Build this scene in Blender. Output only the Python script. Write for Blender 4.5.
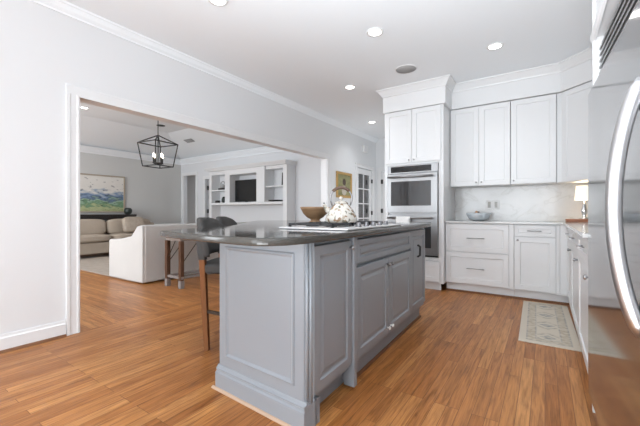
import bpy, bmesh, math, random
from mathutils import Vector, Matrix
random.seed(4)
S = bpy.context.scene
for o in list(bpy.data.objects): bpy.data.objects.remove(o)
C = S.collection
PI = math.pi

# ------------------------------------------------------------------ camera, world, light, exposure
cd = bpy.data.cameras.new('camera'); cam = bpy.data.objects.new('camera', cd); C.objects.link(cam)
cd.sensor_width = 36; cd.lens = 333/640*36; cd.shift_y = -0.0008; cd.clip_start = 0.02
cam.location = (0, 0, 1.06); cam.rotation_euler = (PI/2, 0, math.atan(225/333))
S.camera = cam
W = bpy.data.worlds.new('world'); S.world = W; W.use_nodes = True
W.node_tree.nodes['Background'].inputs[0].default_value = (0.86, 0.93, 1, 1)
W.node_tree.nodes['Background'].inputs[1].default_value = 1.6
S.view_settings.view_transform = 'Standard'; S.view_settings.look = 'None'
S.view_settings.gamma = 1; S.view_settings.use_curve_mapping = False
S.view_settings.exposure = 0.24
def area(name, loc, rot, sx, sy, power, col=(1, 1, 1)):
    l = bpy.data.lights.new(name, 'AREA'); l.shape = 'RECTANGLE'; l.size = sx; l.size_y = sy
    l.energy = power; l.color = col
    o = bpy.data.objects.new(name, l); C.objects.link(o); o.location = loc; o.rotation_euler = rot
    return o
# daylight at unseen windows of the rear wall and living room, plus added fill lamps
area('daylight_rear', (-1.3, -4.40, 1.35), (math.radians(100), 0, 0), 3.7, 2.3, 150, (0.93, 0.99, 1.04))
area('side_fill', (0.55, -2.0, 1.4), (math.radians(100), 0, math.radians(42)), 1.9, 2.0, 3, (0.93, 0.99, 1.04))  # added fill lamp from the right, evens out the room light
area('ceiling_fill', (-0.3, -0.6, 0.6), (math.radians(149), 0, math.radians(-4)), 1.6, 1.4, 82, (0.92, 0.99, 1.05)).data.spread = 1.9  # added fill lamp behind the camera, aimed up to brighten the ceiling
area('daylight_living', (-6.6, -1.42, 1.5), (math.radians(98), 0, 0), 3.4, 1.9, 150, (0.93, 0.99, 1.04))

area('hall_fill', (-1.99, 6.4, 1.3), (math.radians(115), 0, PI/2), 1.5, 1.6, 16, (0.95, 0.99, 1.02))  # unseen fill lamp added to lighten the hall; its wall has no window

# ------------------------------------------------------------------ materials
def mat(name, col, rough=0.5, metal=0.0, spec=0.5, emit=None, es=1.0, trans=0.0, noise=0.0, nscale=8, bump=0.0, stretch=(1, 1, 1), coat=0, ior=1.5):
    m = bpy.data.materials.new(name); m.use_nodes = True
    nt = m.node_tree; b = nt.nodes['Principled BSDF']; b.inputs['IOR'].default_value = ior
    b.inputs['Base Color'].default_value = (*col, 1); b.inputs['Roughness'].default_value = rough
    b.inputs['Metallic'].default_value = metal; b.inputs['Specular IOR Level'].default_value = spec
    b.inputs['Coat Weight'].default_value = coat
    if trans: b.inputs['Transmission Weight'].default_value = trans
    if emit: b.inputs['Emission Color'].default_value = (*emit, 1); b.inputs['Emission Strength'].default_value = es
    if noise or bump:
        tc = nt.nodes.new('ShaderNodeTexCoord'); mp = nt.nodes.new('ShaderNodeMapping'); mp.inputs['Scale'].default_value = stretch
        nz = nt.nodes.new('ShaderNodeTexNoise'); nz.inputs['Scale'].default_value = nscale; nz.inputs['Detail'].default_value = 4
        nt.links.new(tc.outputs['Object'], mp.inputs['Vector']); nt.links.new(mp.outputs[0], nz.inputs['Vector'])
        if noise:
            mx = nt.nodes.new('ShaderNodeMix'); mx.data_type = 'RGBA'
            mx.inputs['A'].default_value = (*[c*(1-noise) for c in col], 1); mx.inputs['B'].default_value = (*[min(1, c*(1+noise)) for c in col], 1)
            nt.links.new(nz.outputs['Fac'], mx.inputs['Factor']); nt.links.new(mx.outputs['Result'], b.inputs['Base Color'])
        if bump:
            bp = nt.nodes.new('ShaderNodeBump'); bp.inputs['Strength'].default_value = bump; bp.inputs['Distance'].default_value = 0.01
            nt.links.new(nz.outputs['Fac'], bp.inputs['Height']); nt.links.new(bp.outputs[0], b.inputs['Normal'])
    return m
def ramp(nt, stops, src):
    r = nt.nodes.new('ShaderNodeValToRGB'); e = r.color_ramp.elements
    while len(e) < len(stops): e.new(0.5)
    for k, (p, c) in enumerate(stops): e[k].position = p; e[k].color = (*c, 1)
    nt.links.new(src, r.inputs[0]); return r.outputs[0]
def math_node(nt, op, a, b=None):
    n = nt.nodes.new('ShaderNodeMath'); n.operation = op
    for i, v in enumerate((a, b)):
        if v is None: continue
        if isinstance(v, (int, float)): n.inputs[i].default_value = v
        else: nt.links.new(v, n.inputs[i])
    return n.outputs[0]
def mixc(nt, fac, a, b, mode='MIX'):
    n = nt.nodes.new('ShaderNodeMix'); n.data_type = 'RGBA'; n.blend_type = mode
    for key, v in (('Factor', fac), ('A', a), ('B', b)):
        if isinstance(v, (int, float)): n.inputs[key].default_value = v
        elif isinstance(v, tuple): n.inputs[key].default_value = (*v, 1)
        else: nt.links.new(v, n.inputs[key])
    return n.outputs['Result']
def plank_mat(name, along_y):
    m = bpy.data.materials.new(name); m.use_nodes = True; nt = m.node_tree; b = nt.nodes['Principled BSDF']
    tc = nt.nodes.new('ShaderNodeTexCoord'); sp = nt.nodes.new('ShaderNodeSeparateXYZ'); nt.links.new(tc.outputs['Object'], sp.inputs[0])
    l, w = (sp.outputs['Y'], sp.outputs['X']) if along_y else (sp.outputs['X'], sp.outputs['Y'])
    cb = nt.nodes.new('ShaderNodeCombineXYZ'); nt.links.new(l, cb.inputs[0]); nt.links.new(w, cb.inputs[1])
    br = nt.nodes.new('ShaderNodeTexBrick'); br.offset = 0.37; br.offset_frequency = 3; br.inputs['Scale'].default_value = 1
    br.inputs['Brick Width'].default_value = 0.95; br.inputs['Row Height'].default_value = 0.064; br.inputs['Mortar Size'].default_value = 0.0012
    br.inputs['Color1'].default_value = (0, 0, 0, 1); br.inputs['Color2'].default_value = (1, 1, 1, 1); br.inputs['Mortar'].default_value = (0.5, 0.5, 0.5, 1)
    nt.links.new(cb.outputs[0], br.inputs['Vector'])
    # grain: long noise, shifted for every plank
    sh = math_node(nt, 'MULTIPLY', br.outputs['Color'], 7.0)
    g = nt.nodes.new('ShaderNodeCombineXYZ'); nt.links.new(math_node(nt, 'MULTIPLY', l, 1.6), g.inputs[0]); nt.links.new(math_node(nt, 'MULTIPLY', w, 19.0), g.inputs[1]); nt.links.new(sh, g.inputs[2])
    n1 = nt.nodes.new('ShaderNodeTexNoise'); n1.inputs['Scale'].default_value = 1.6; n1.inputs['Detail'].default_value = 6; n1.inputs['Distortion'].default_value = 1.3
    nt.links.new(g.outputs[0], n1.inputs['Vector'])
    base = ramp(nt, [(0.0, (0.34, 0.130, 0.036)), (0.45, (0.41, 0.170, 0.052)), (0.8, (0.455, 0.20, 0.064)), (1.0, (0.52, 0.245, 0.085))], br.outputs['Color'])
    gr = ramp(nt, [(0.28, (0.60, 0.54, 0.48)), (0.45, (0.90, 0.88, 0.86)), (0.55, (1.02, 1.01, 1.0)), (0.72, (1.18, 1.17, 1.15))], n1.outputs['Fac'])
    c = mixc(nt, 1.0, base, gr, 'MULTIPLY')
    g2 = nt.nodes.new('ShaderNodeCombineXYZ'); nt.links.new(math_node(nt, 'MULTIPLY', l, 5.0), g2.inputs[0]); nt.links.new(math_node(nt, 'MULTIPLY', w, 110.0), g2.inputs[1]); nt.links.new(sh, g2.inputs[2])
    n2 = nt.nodes.new('ShaderNodeTexNoise'); n2.inputs['Scale'].default_value = 1.2; n2.inputs['Detail'].default_value = 4; n2.inputs['Distortion'].default_value = 0.6
    nt.links.new(g2.outputs[0], n2.inputs['Vector'])
    c = mixc(nt, 1.0, c, ramp(nt, [(0.32, (0.80, 0.75, 0.69)), (0.5, (1.04, 1.03, 1.02)), (0.7, (1.16, 1.15, 1.13))], n2.outputs['Fac']), 'MULTIPLY')
    c = mixc(nt, br.outputs['Fac'], c, (0.15, 0.062, 0.022))
    nt.links.new(c, b.inputs['Base Color'])
    b.inputs['Roughness'].default_value = 0.34; b.inputs['Specular IOR Level'].default_value = 0.28
    return m
def marble_mat():
    m = bpy.data.materials.new('marble'); m.use_nodes = True; nt = m.node_tree; b = nt.nodes['Principled BSDF']
    tc = nt.nodes.new('ShaderNodeTexCoord'); mp = nt.nodes.new('ShaderNodeMapping'); mp.inputs['Rotation'].default_value = (0.3, 0.75, 0.2); mp.inputs['Scale'].default_value = (1, 1, 1.5)
    nt.links.new(tc.outputs['Object'], mp.inputs[0])
    n1 = nt.nodes.new('ShaderNodeTexNoise'); n1.inputs['Scale'].default_value = 2.2; n1.inputs['Detail'].default_value = 7; n1.inputs['Distortion'].default_value = 1.2
    nt.links.new(mp.outputs[0], n1.inputs['Vector'])
    v = math_node(nt, 'ABSOLUTE', math_node(nt, 'SUBTRACT', n1.outputs['Fac'], 0.5))
    vein = ramp(nt, [(0.0, (0.58, 0.57, 0.55)), (0.012, (0.655, 0.65, 0.635)), (0.06, (0.70, 0.695, 0.685))], v)
    n2 = nt.nodes.new('ShaderNodeTexNoise'); n2.inputs['Scale'].default_value = 3; n2.inputs['Detail'].default_value = 3
    nt.links.new(tc.outputs['Object'], n2.inputs['Vector'])
    cl = ramp(nt, [(0.35, (0.90, 0.90, 0.90)), (0.65, (1, 1, 1))], n2.outputs['Fac'])
    nt.links.new(mixc(nt, 1.0, vein, cl, 'MULTIPLY'), b.inputs['Base Color']); b.inputs['Roughness'].default_value = 0.16
    return m
def quartz_mat():
    m = mat('dark_quartz', (0.060, 0.056, 0.050), 0.07, spec=0.32, noise=0.25, nscale=90)
    return m
def landscape_mat(x0, x1, z0, z1):
    # loose oil landscape: pale sky with grey dabs, a blue horizon, green and ochre fields (local y runs across, z up)
    m = bpy.data.materials.new('landscape_paint'); m.use_nodes = True; nt = m.node_tree; b = nt.nodes['Principled BSDF']
    tc = nt.nodes.new('ShaderNodeTexCoord'); sp = nt.nodes.new('ShaderNodeSeparateXYZ'); nt.links.new(tc.outputs['Object'], sp.inputs[0])
    nz = nt.nodes.new('ShaderNodeTexNoise'); nz.inputs['Scale'].default_value = 5; nz.inputs['Detail'].default_value = 5
    mp = nt.nodes.new('ShaderNodeMapping'); mp.inputs['Scale'].default_value = (1, 1, 2.6); nt.links.new(tc.outputs['Object'], mp.inputs[0]); nt.links.new(mp.outputs[0], nz.inputs['Vector'])
    h = math_node(nt, 'DIVIDE', math_node(nt, 'SUBTRACT', sp.outputs['Z'], z0), z1-z0)
    h = math_node(nt, 'ADD', h, math_node(nt, 'MULTIPLY', math_node(nt, 'SUBTRACT', nz.outputs['Fac'], 0.5), 0.55))
    c = ramp(nt, [(0.0, (0.30, 0.33, 0.16)), (0.12, (0.45, 0.47, 0.26)), (0.22, (0.12, 0.24, 0.13)), (0.30, (0.33, 0.45, 0.33)), (0.38, (0.10, 0.15, 0.22)),
                  (0.46, (0.20, 0.28, 0.42)), (0.53, (0.42, 0.46, 0.50)), (0.60, (0.72, 0.69, 0.64)), (1.0, (0.78, 0.75, 0.70))], h)
    n2 = nt.nodes.new('ShaderNodeTexNoise'); n2.inputs['Scale'].default_value = 8; n2.inputs['Detail'].default_value = 2
    mp2 = nt.nodes.new('ShaderNodeMapping'); mp2.inputs['Scale'].default_value = (1, 1, 2.2); mp2.inputs['Location'].default_value = (3, 5, 1); nt.links.new(tc.outputs['Object'], mp2.inputs[0]); nt.links.new(mp2.outputs[0], n2.inputs['Vector'])
    dab = ramp(nt, [(0.62, (1, 1, 1)), (0.66, (0.5, 0.5, 0.51))], n2.outputs['Fac'])
    nt.links.new(mixc(nt, 1.0, c, dab, 'MULTIPLY'), b.inputs['Base Color']); b.inputs['Roughness'].default_value = 0.6
    return m
def kettle_mat():
    m = bpy.data.materials.new('floral_enamel'); m.use_nodes = True; nt = m.node_tree; b = nt.nodes['Principled BSDF']
    tc = nt.nodes.new('ShaderNodeTexCoord')
    def blob(scale, loc, lo, hi):
        mp = nt.nodes.new('ShaderNodeMapping'); mp.inputs['Location'].default_value = loc; nt.links.new(tc.outputs['Object'], mp.inputs[0])
        n = nt.nodes.new('ShaderNodeTexNoise'); n.inputs['Scale'].default_value = scale; n.inputs['Detail'].default_value = 2.5; nt.links.new(mp.outputs[0], n.inputs['Vector'])
        return ramp(nt, [(lo, (0, 0, 0)), (hi, (1, 1, 1))], n.outputs['Fac'])
    c = mixc(nt, blob(26, (1, 2, 3), 0.55, 0.60), (0.62, 0.59, 0.53), (0.26, 0.16, 0.09))
    c = mixc(nt, blob(30, (7, 1, 5), 0.58, 0.62), c, (0.17, 0.16, 0.12))
    c = mixc(nt, blob(24, (4, 9, 2), 0.60, 0.66), c, (0.40, 0.34, 0.26))
    nt.links.new(c, b.inputs['Base Color']); b.inputs['Roughness'].default_value = 0.12
    return m
def rug_mat(hx, hy):
    # faded border and two medallions, laid out in the rug's own coordinates
    m = bpy.data.materials.new('faded_rug'); m.use_nodes = True; nt = m.node_tree; b = nt.nodes['Principled BSDF']
    tc = nt.nodes.new('ShaderNodeTexCoord'); sp = nt.nodes.new('ShaderNodeSeparateXYZ'); nt.links.new(tc.outputs['Object'], sp.inputs[0])
    ax = math_node(nt, 'ABSOLUTE', sp.outputs['X']); ay = math_node(nt, 'ABSOLUTE', sp.outputs['Y'])
    ex = math_node(nt, 'SUBTRACT', hx, ax); ey = math_node(nt, 'SUBTRACT', hy, ay)
    e = math_node(nt, 'MINIMUM', ex, ey)
    cream, blue, tan = (0.62, 0.56, 0.47), (0.27, 0.28, 0.28), (0.46, 0.40, 0.31)
    bord = ramp(nt, [(0, cream), (0.05, cream), (0.055, blue), (0.07, tan), (0.115, tan), (0.12, blue), (0.132, cream), (1, cream)], e)
    py = math_node(nt, 'PINGPONG', math_node(nt, 'ADD', sp.outputs['Y'], 0.54), 0.18)
    dm = math_node(nt, 'ADD', math_node(nt, 'MULTIPLY', ax, 0.9), math_node(nt, 'MULTIPLY', py, 1.0))
    med = ramp(nt, [(0, tan), (0.02, blue), (0.055, blue), (0.06, cream), (0.095, cream), (0.10, blue), (0.118, tan), (0.155, cream), (1, cream)], dm)
    fac = math_node(nt, 'GREATER_THAN', e, 0.132)
    c = mixc(nt, fac, bord, med)
    nz = nt.nodes.new('ShaderNodeTexNoise'); nz.inputs['Scale'].default_value = 26; nz.inputs['Detail'].default_value = 5; nt.links.new(tc.outputs['Object'], nz.inputs['Vector'])
    c = mixc(nt, ramp(nt, [(0.38, (0.1, 0.1, 0.1)), (0.64, (0.85, 0.85, 0.85))], nz.outputs['Fac']), c, cream)
    nt.links.new(c, b.inputs['Base Color']); b.inputs['Roughness'].default_value = 0.95; b.inputs['Specular IOR Level'].default_value = 0.1
    return m

M = dict(
 bright_steel=mat('bright_steel', (0.80, 0.80, 0.81), 0.4, 0.8), knob_steel=mat('knob_steel', (0.25, 0.25, 0.26), 0.3, 1.0),
 wall=mat('white_wall_paint', (0.77, 0.78, 0.79), 0.7, spec=0.2), grey_wall=mat('grey_wall_paint', (0.62, 0.62, 0.605), 0.7, spec=0.2),
 pale_wall=mat('pale_grey_wall_paint', (0.74, 0.75, 0.765), 0.7, spec=0.2),
 ceil=mat('ceiling_paint', (0.875, 0.905, 0.93), 0.8, spec=0.1), trim=mat('white_trim_paint', (0.80, 0.805, 0.81), 0.35),
 cab=mat('white_cabinet_paint', (0.76, 0.765, 0.77), 0.32), island=mat('grey_island_paint', (0.275, 0.295, 0.32), 0.36),
 island_dark=mat('grey_plinth_paint', (0.275, 0.295, 0.32), 0.5),
 floor=plank_mat('oak_planks', True), floor2=plank_mat('oak_planks_crosswise', False),
 marble=marble_mat(), quartz=quartz_mat(), light_counter=mat('pale_quartz', (0.62, 0.62, 0.61), 0.12, noise=0.06, nscale=12),
 steel=mat('brushed_steel', (0.33, 0.33, 0.335), 0.34, 1.0, noise=0.05, nscale=40, stretch=(1, 1, 0.05)),
 fridge=mat('fridge_steel', (0.43, 0.43, 0.435), 0.10, 1.0), handle_steel=mat('handle_steel', (0.58, 0.58, 0.59), 0.38, 1.0), satin=mat('satin_nickel', (0.42, 0.42, 0.43), 0.28, 1.0), chrome=mat('chrome', (0.8, 0.8, 0.8), 0.1, 1.0),
 black_glass=mat('black_glass', (0.012, 0.012, 0.013), 0.05), oven_glass=mat('oven_glass', (0.03, 0.031, 0.033), 0.03, ior=1.7), iron=mat('cast_iron', (0.025, 0.025, 0.027), 0.5), black=mat('black_metal', (0.02, 0.02, 0.02), 0.45),
 dark=mat('dark_gap', (0.03, 0.03, 0.03), 0.8), wood=mat('walnut_leg', (0.22, 0.09, 0.036), 0.6, spec=0.15, noise=0.3, nscale=6, stretch=(6, 6, 0.6)),
 bowl=mat('turned_wood', (0.30, 0.18, 0.095), 0.5, noise=0.35, nscale=10, stretch=(1, 1, 5)), rustic=mat('weathered_wood', (0.23, 0.19, 0.165), 0.7, noise=0.45, nscale=7, stretch=(5, 0.7, 5)),
 rustic_leg=mat('old_brown_wood', (0.11, 0.058, 0.036), 0.8, spec=0.1, noise=0.5, nscale=9, stretch=(4, 4, 0.8)), rustic_foot=mat('scuffed_grey_paint', (0.24, 0.21, 0.195), 0.8, noise=0.4, nscale=14),
 stool=mat('charcoal_fabric', (0.075, 0.072, 0.07), 0.9, spec=0.15, noise=0.25, nscale=160, bump=0.2), strap=mat('bronze', (0.05, 0.035, 0.025), 0.4, 0.6),
 white_fab=mat('white_slipcover', (0.585, 0.575, 0.555), 0.95, spec=0.1, noise=0.04, nscale=5, bump=0.12), beige_fab=mat('beige_linen', (0.40, 0.335, 0.27), 0.95, spec=0.1, noise=0.10, nscale=6, bump=0.15),
 beige2=mat('beige_pillow_linen', (0.42, 0.355, 0.29), 0.95, spec=0.1, noise=0.25, nscale=14), espresso=mat('espresso_wood', (0.025, 0.02, 0.018), 0.4),
 pot=mat('dark_glaze', (0.03, 0.04, 0.035), 0.3), tv=mat('tv_screen', (0.008, 0.008, 0.009), 0.25), gold=mat('gold_leaf', (0.52, 0.33, 0.12), 0.45, 0.5, noise=0.3, nscale=30),
 mat_board=mat('sage_canvas', (0.27, 0.26, 0.13), 0.8, noise=0.5, nscale=14), figure=mat('brown_paint', (0.10, 0.07, 0.055), 0.7), figure2=mat('cream_paint', (0.55, 0.5, 0.42), 0.7),
 art_frame=mat('pale_oak', (0.42, 0.35, 0.27), 0.5), glass=mat('clear_glass', (0.95, 0.97, 0.98), 0.02, trans=1.0), blue_glass=mat('pale_blue_glass', (0.86, 0.91, 0.95), 0.08, trans=0.5, ior=1.2),
 orange=mat('peach_ceramic', (0.62, 0.36, 0.20), 0.5), white_plastic=mat('white_plastic', (0.82, 0.82, 0.81), 0.4), towel=mat('white_towel', (0.85, 0.85, 0.84), 0.95, spec=0.1, bump=0.2, nscale=120),
 tray=mat('reddish_wood', (0.36, 0.15, 0.085), 0.5, noise=0.3, nscale=10, stretch=(0.8, 5, 5)), bulb=mat('warm_bulb', (1, 0.9, 0.75), 0.4, emit=(1, 0.86, 0.68), es=12),
 shade=mat('lamp_shade', (0.95, 0.90, 0.82), 0.9, emit=(1, 0.90, 0.75), es=0.5), lens=mat('light_lens', (1, 1, 1), 0.4, emit=(1, 0.97, 0.92), es=8), grey_grille=mat('grey_speaker_grille', (0.40, 0.40, 0.40), 0.7),
 vent=mat('vent_grey', (0.28, 0.28, 0.28), 0.6), jute=mat('pale_wool', (0.42, 0.36, 0.305), 0.95, spec=0.1, noise=0.25, nscale=9), shoe=mat('pale_bare_wood', (0.50, 0.35, 0.245), 0.55),
 brownshoe=mat('stained_shoe', (0.20, 0.085, 0.035), 0.45), rug=rug_mat(0.21, 0.73), kettle=kettle_mat(), handle_brown=mat('brown_handle', (0.10, 0.055, 0.035), 0.4),
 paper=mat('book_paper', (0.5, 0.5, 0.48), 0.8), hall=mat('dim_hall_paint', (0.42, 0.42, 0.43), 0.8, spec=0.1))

# ------------------------------------------------------------------ geometry helpers
class MB:
    def __init__(s): s.v = []; s.f = []; s.sm = []
    def add(s, vs, fs, smooth=False):
        n = len(s.v); s.v += [Vector(v) for v in vs]
        for f in fs: s.f.append([i+n for i in f]); s.sm.append(smooth)
        return s
    def box(s, x0, x1, y0, y1, z0, z1):
        return s.add([(x0,y0,z0),(x1,y0,z0),(x1,y1,z0),(x0,y1,z0),(x0,y0,z1),(x1,y0,z1),(x1,y1,z1),(x0,y1,z1)],
                     [(0,3,2,1),(4,5,6,7),(0,1,5,4),(1,2,6,5),(2,3,7,6),(3,0,4,7)])
    def prism(s, poly, a, b, axis='z'):
        # poly: 2D loop (ccw); extruded from a to b along axis
        def P(p, h): return {'z': (p[0], p[1], h), 'y': (p[0], h, p[1]), 'x': (h, p[0], p[1])}[axis]
        n = len(poly); vs = [P(p, a) for p in poly]+[P(p, b) for p in poly]
        return s.add(vs, [tuple(range(n))[::-1], tuple(range(n, 2*n))]+[(i, (i+1) % n, n+(i+1) % n, n+i) for i in range(n)])
    def hexa(s, q0, q1):
        # two quads of four points each
        return s.add(list(q0)+list(q1), [(3,2,1,0),(4,5,6,7),(0,1,5,4),(1,2,6,5),(2,3,7,6),(3,0,4,7)])
    def panel(s, o, ux, uz, n, w, h, prof):
        # a door front: loops (inset, depth) from the back edge inwards, closed with a cap
        o, ux, uz, n = Vector(o), Vector(ux), Vector(uz), Vector(n); vs = []
        for ins, d in prof:
            for a, b in ((ins, ins), (w-ins, ins), (w-ins, h-ins), (ins, h-ins)): vs.append(o+ux*a+uz*b+n*d)
        k = len(prof); fs = [(3, 2, 1, 0), tuple(range(4*k-4, 4*k))]
        for i in range(k-1):
            for j in range(4): a = 4*i+j; b = 4*i+(j+1) % 4; fs.append((a, b, b+4, a+4))
        return s.add(vs, fs)
    def lathe(s, prof, c=(0, 0, 0), n=24, axis=(0, 0, 1), cap=True):
        c = Vector(c); q = Vector((0, 0, 1)).rotation_difference(Vector(axis)); vs = []
        for r, z in prof:
            for i in range(n): a = 2*PI*i/n; vs.append(c+q @ Vector((r*math.cos(a), r*math.sin(a), z)))
        fs = []
        for k in range(len(prof)-1):
            for i in range(n): fs.append((k*n+i, k*n+(i+1) % n, (k+1)*n+(i+1) % n, (k+1)*n+i))
        s.add(vs, fs, True)
        if cap:
            m = len(s.v)-len(vs)
            s.f.append([m+i for i in range(n)][::-1]); s.sm.append(False)
            s.f.append([m+(len(prof)-1)*n+i for i in range(n)]); s.sm.append(False)
        return s
    def tube(s, pts, r, n=10, flat=1.0):
        pts = [Vector(p) for p in pts]; rs = r if isinstance(r, (list, tuple)) else [r]*len(pts); vs = []; up = None
        for i, p in enumerate(pts):
            t = (pts[min(i+1, len(pts)-1)]-pts[max(i-1, 0)]).normalized()
            if up is None: up = t.orthogonal().normalized() if abs(t.z) > 0.9 else Vector((0, 0, 1))
            a = (up-t*up.dot(t)).normalized(); b = t.cross(a); up = a
            for k in range(n): q = 2*PI*k/n+PI/n; vs.append(p+a*math.cos(q)*rs[i]+b*math.sin(q)*rs[i]*flat)
        L = len(pts); fs = [tuple(range(n))[::-1], tuple(range((L-1)*n, L*n))]
        base = len(s.v); s.add(vs, [], False)
        for i in range(L-1):
            for k in range(n): s.f.append([base+i*n+k, base+i*n+(k+1) % n, base+(i+1)*n+(k+1) % n, base+(i+1)*n+k]); s.sm.append(n > 4)
        for f in fs: s.f.append([base+i for i in f]); s.sm.append(False)
        return s
    def bar(s, p, q, w): return s.tube([p, q], w*0.7071, 4)
    def cushion(s, cx, cy, cz, sx, sy, sz, puff=0.25, rot=None, n=10):
        # pillow: superellipsoid-like rounded block
        vs = []; fs = []
        R = rot or Matrix.Identity(3); c = Vector((cx, cy, cz)); idx = {}
        def pt(u, v, w):
            p = Vector((u, v, w)); e = 5.0
            L = (abs(u)**e+abs(v)**e+abs(w)**e)**(1/e); p = p/L
            f = 1-puff*(1-(1-p.x*p.x*0.9)*(1-p.y*p.y*0.9)) if sz <= min(sx, sy) else 1
            return c+R @ Vector((p.x*sx/2, p.y*sy/2, p.z*sz/2*f))
        for ax in range(3):
            for sg in (-1, 1):
                for i in range(n):
                    for j in range(n):
                        q = []
                        for a, b in ((i, j), (i+1, j), (i+1, j+1), (i, j+1)):
                            u, v = -1+2*a/n, -1+2*b/n; t = [0, 0, 0]; t[ax] = sg; t[(ax+1) % 3] = u; t[(ax+2) % 3] = v
                            key = tuple(round(x, 5) for x in t)
                            if key not in idx: idx[key] = len(vs); vs.append(pt(*t))
                            q.append(idx[key])
                        fs.append(tuple(q if sg > 0 else q[::-1]))
        return s.add(vs, fs, True)
    def build(s, name, m, parent=None, bevel=0.0, world=False, seg=2, fix=True):
        me = bpy.data.meshes.new(name)
        vs = s.v
        if world and parent is not None:
            inv = root_matrix(parent).inverted(); vs = [inv @ v for v in vs]
        elif parent is None and not world and s.v:
            pass
        me.from_pydata([tuple(v) for v in vs], [], s.f); me.update()
        for p, sm in zip(me.polygons, s.sm): p.use_smooth = sm
        if fix:
            bm = bmesh.new(); bm.from_mesh(me); bmesh.ops.recalc_face_normals(bm, faces=bm.faces); bm.to_mesh(me); bm.free()
        o = bpy.data.objects.new(name, me); C.objects.link(o)
        me.materials.append(M[m] if isinstance(m, str) else m)
        if parent is not None: o.parent = parent
        if bevel:
            b = o.modifiers.new('bevel', 'BEVEL'); b.width = bevel; b.segments = seg; b.limit_method = 'ANGLE'; b.angle_limit = 0.6
            b.harden_normals = False
        return o
def root_matrix(o):
    m = Matrix.LocRotScale(o.location, o.rotation_euler, o.scale)
    return root_matrix(o.parent) @ m if o.parent else m
def thing(name, label, cat, loc=(0, 0, 0), rz=0, group=None):
    o = bpy.data.objects.new(name, None); C.objects.link(o); o.empty_display_size = 0.1
    o.location = loc; o.rotation_euler = (0, 0, rz); return tag(o, label, cat, group)
def tag(o, label, cat, group=None):
    o['label'] = label; o['category'] = cat
    if group: o['group'] = group
    return o
def struct(name, mb, m, bevel=0.0):
    o = mb.build(name, m, None, bevel); o['kind'] = 'structure'; return o
def single(name, mb, m, label, cat, loc=(0, 0, 0), rz=0, group=None, bevel=0.0, seg=2):
    # a thing that is one mesh, built in its own coordinates
    o = mb.build(name, m, None, bevel, seg=seg); o.location = loc; o.rotation_euler = (0, 0, rz); return tag(o, label, cat, group)
def dup(root, loc, rz, label, group=None):
    r = root.copy(); C.objects.link(r); r.location = loc; r.rotation_euler = (0, 0, rz); r['label'] = label
    if group: r['group'] = group
    for ch in list(root.children):
        c = ch.copy(); C.objects.link(c); c.parent = r
        for g in ch.children: d = g.copy(); C.objects.link(d); d.parent = c
    return r
SHAKER = [(0, 0), (0, .018), (.002, .020), (.062, .020), (.066, .011)]
RAISED = [(0, 0), (0, .017), (.004, .021), (.052, .021), (.058, .013), (.070, .011), (.092, .018), (.094, .018)]
RAISED_S = [(0, 0), (0, .017), (.004, .021), (.038, .021), (.043, .013), (.052, .011), (.064, .017), (.066, .017)]
def knob_mb(p, n, r=0.014):
    return MB().lathe([(r*.45, 0), (r*.40, .012), (r*.9, .016), (r, .022), (r*.75, .028), (r*.2, .030)], p, 14, n)
def pull_mb(p, ux, n, L):
    # bar pull: a rod on two posts, centred on p
    p, ux, n = Vector(p), Vector(ux), Vector(n); m = MB()
    m.tube([p-ux*L/2+n*.030, p+ux*L/2+n*.030], .0055, 8)
    for s in (-1, 1): m.tube([p+ux*s*L*.38, p+ux*s*L*.38+n*.030], .0045, 8)
    return m

# ------------------------------------------------------------------ the setting
CEIL = 2.85; XL = -3.42; YB = 5.30; XR = 0.85; YE = 7.5; XH = -1.975
mb = MB(); mb.box(XL-.01, XR+.14, -4.6, 7.6, -.1, 0); struct('floor', mb, 'floor')
mb = MB(); mb.box(-9.9, XL-.01, -1.6, 8.2, -.1, 0); struct('floor_living', mb, 'floor2')
mb = MB(); mb.box(XL-.001, XR+.14, -4.6, 7.6, CEIL, CEIL+.1); struct('ceiling', mb, 'ceil')
# left wall with the wide cased opening (Y 1.24..5.30, z 2.09) and the french door opening
OY0, OY1, OZ = 1.245, 5.30, 2.09; FD0, FD1, FDZ = 6.50, 7.28, 2.06
T = 0.13
mb = MB()
mb.box(XL-T, XL, -4.6, -.70, 0, CEIL); mb.box(XL-T, XL, -.70, .0, 0, .5); mb.box(XL-T, XL, -.70, .0, 2.3, CEIL); mb.box(XL-T, XL, .0, OY0, 0, CEIL); mb.box(XL-T, XL, OY0, OY1, OZ, CEIL+.4); mb.box(XL-T, XL, OY1, FD0, 0, CEIL)
mb.box(XL-T, XL, FD0, FD1, FDZ, CEIL); mb.box(XL-T, XL, FD1, YE+.1, 0, CEIL)
struct('wall_left', mb, 'wall')
mb = MB(); mb.box(XH+.001, XR+.13, YB, YB+.12, 0, CEIL); struct('wall_back', mb, 'wall')
mb = MB(); mb.box(XR, XR+.12, -4.6, -3.5, 0, CEIL); mb.box(XR, XR+.12, -3.5, -.9, 0, .3); mb.box(XR, XR+.12, -3.5, -.9, 2.4, CEIL); mb.box(XR, XR+.12, -.9, YB, 0, CEIL); struct('wall_right', mb, 'wall')  # gap behind the camera is an added opening for more even light
mb = MB(); mb.box(XH-.0, XH+.12, YB+.121, YE, 0, CEIL); struct('wall_hall', mb, 'wall')
# end wall of the hall with a doorway at its right
HD0, HD1 = -3.27, -2.50
mb = MB(); mb.box(XL, HD0, YE, YE+.12, 0, CEIL); mb.box(HD0, HD1, YE, YE+.12, 2.06, CEIL); mb.box(HD1, XH+.12, YE, YE+.12, 0, CEIL); struct('wall_end', mb, 'wall')
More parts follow.
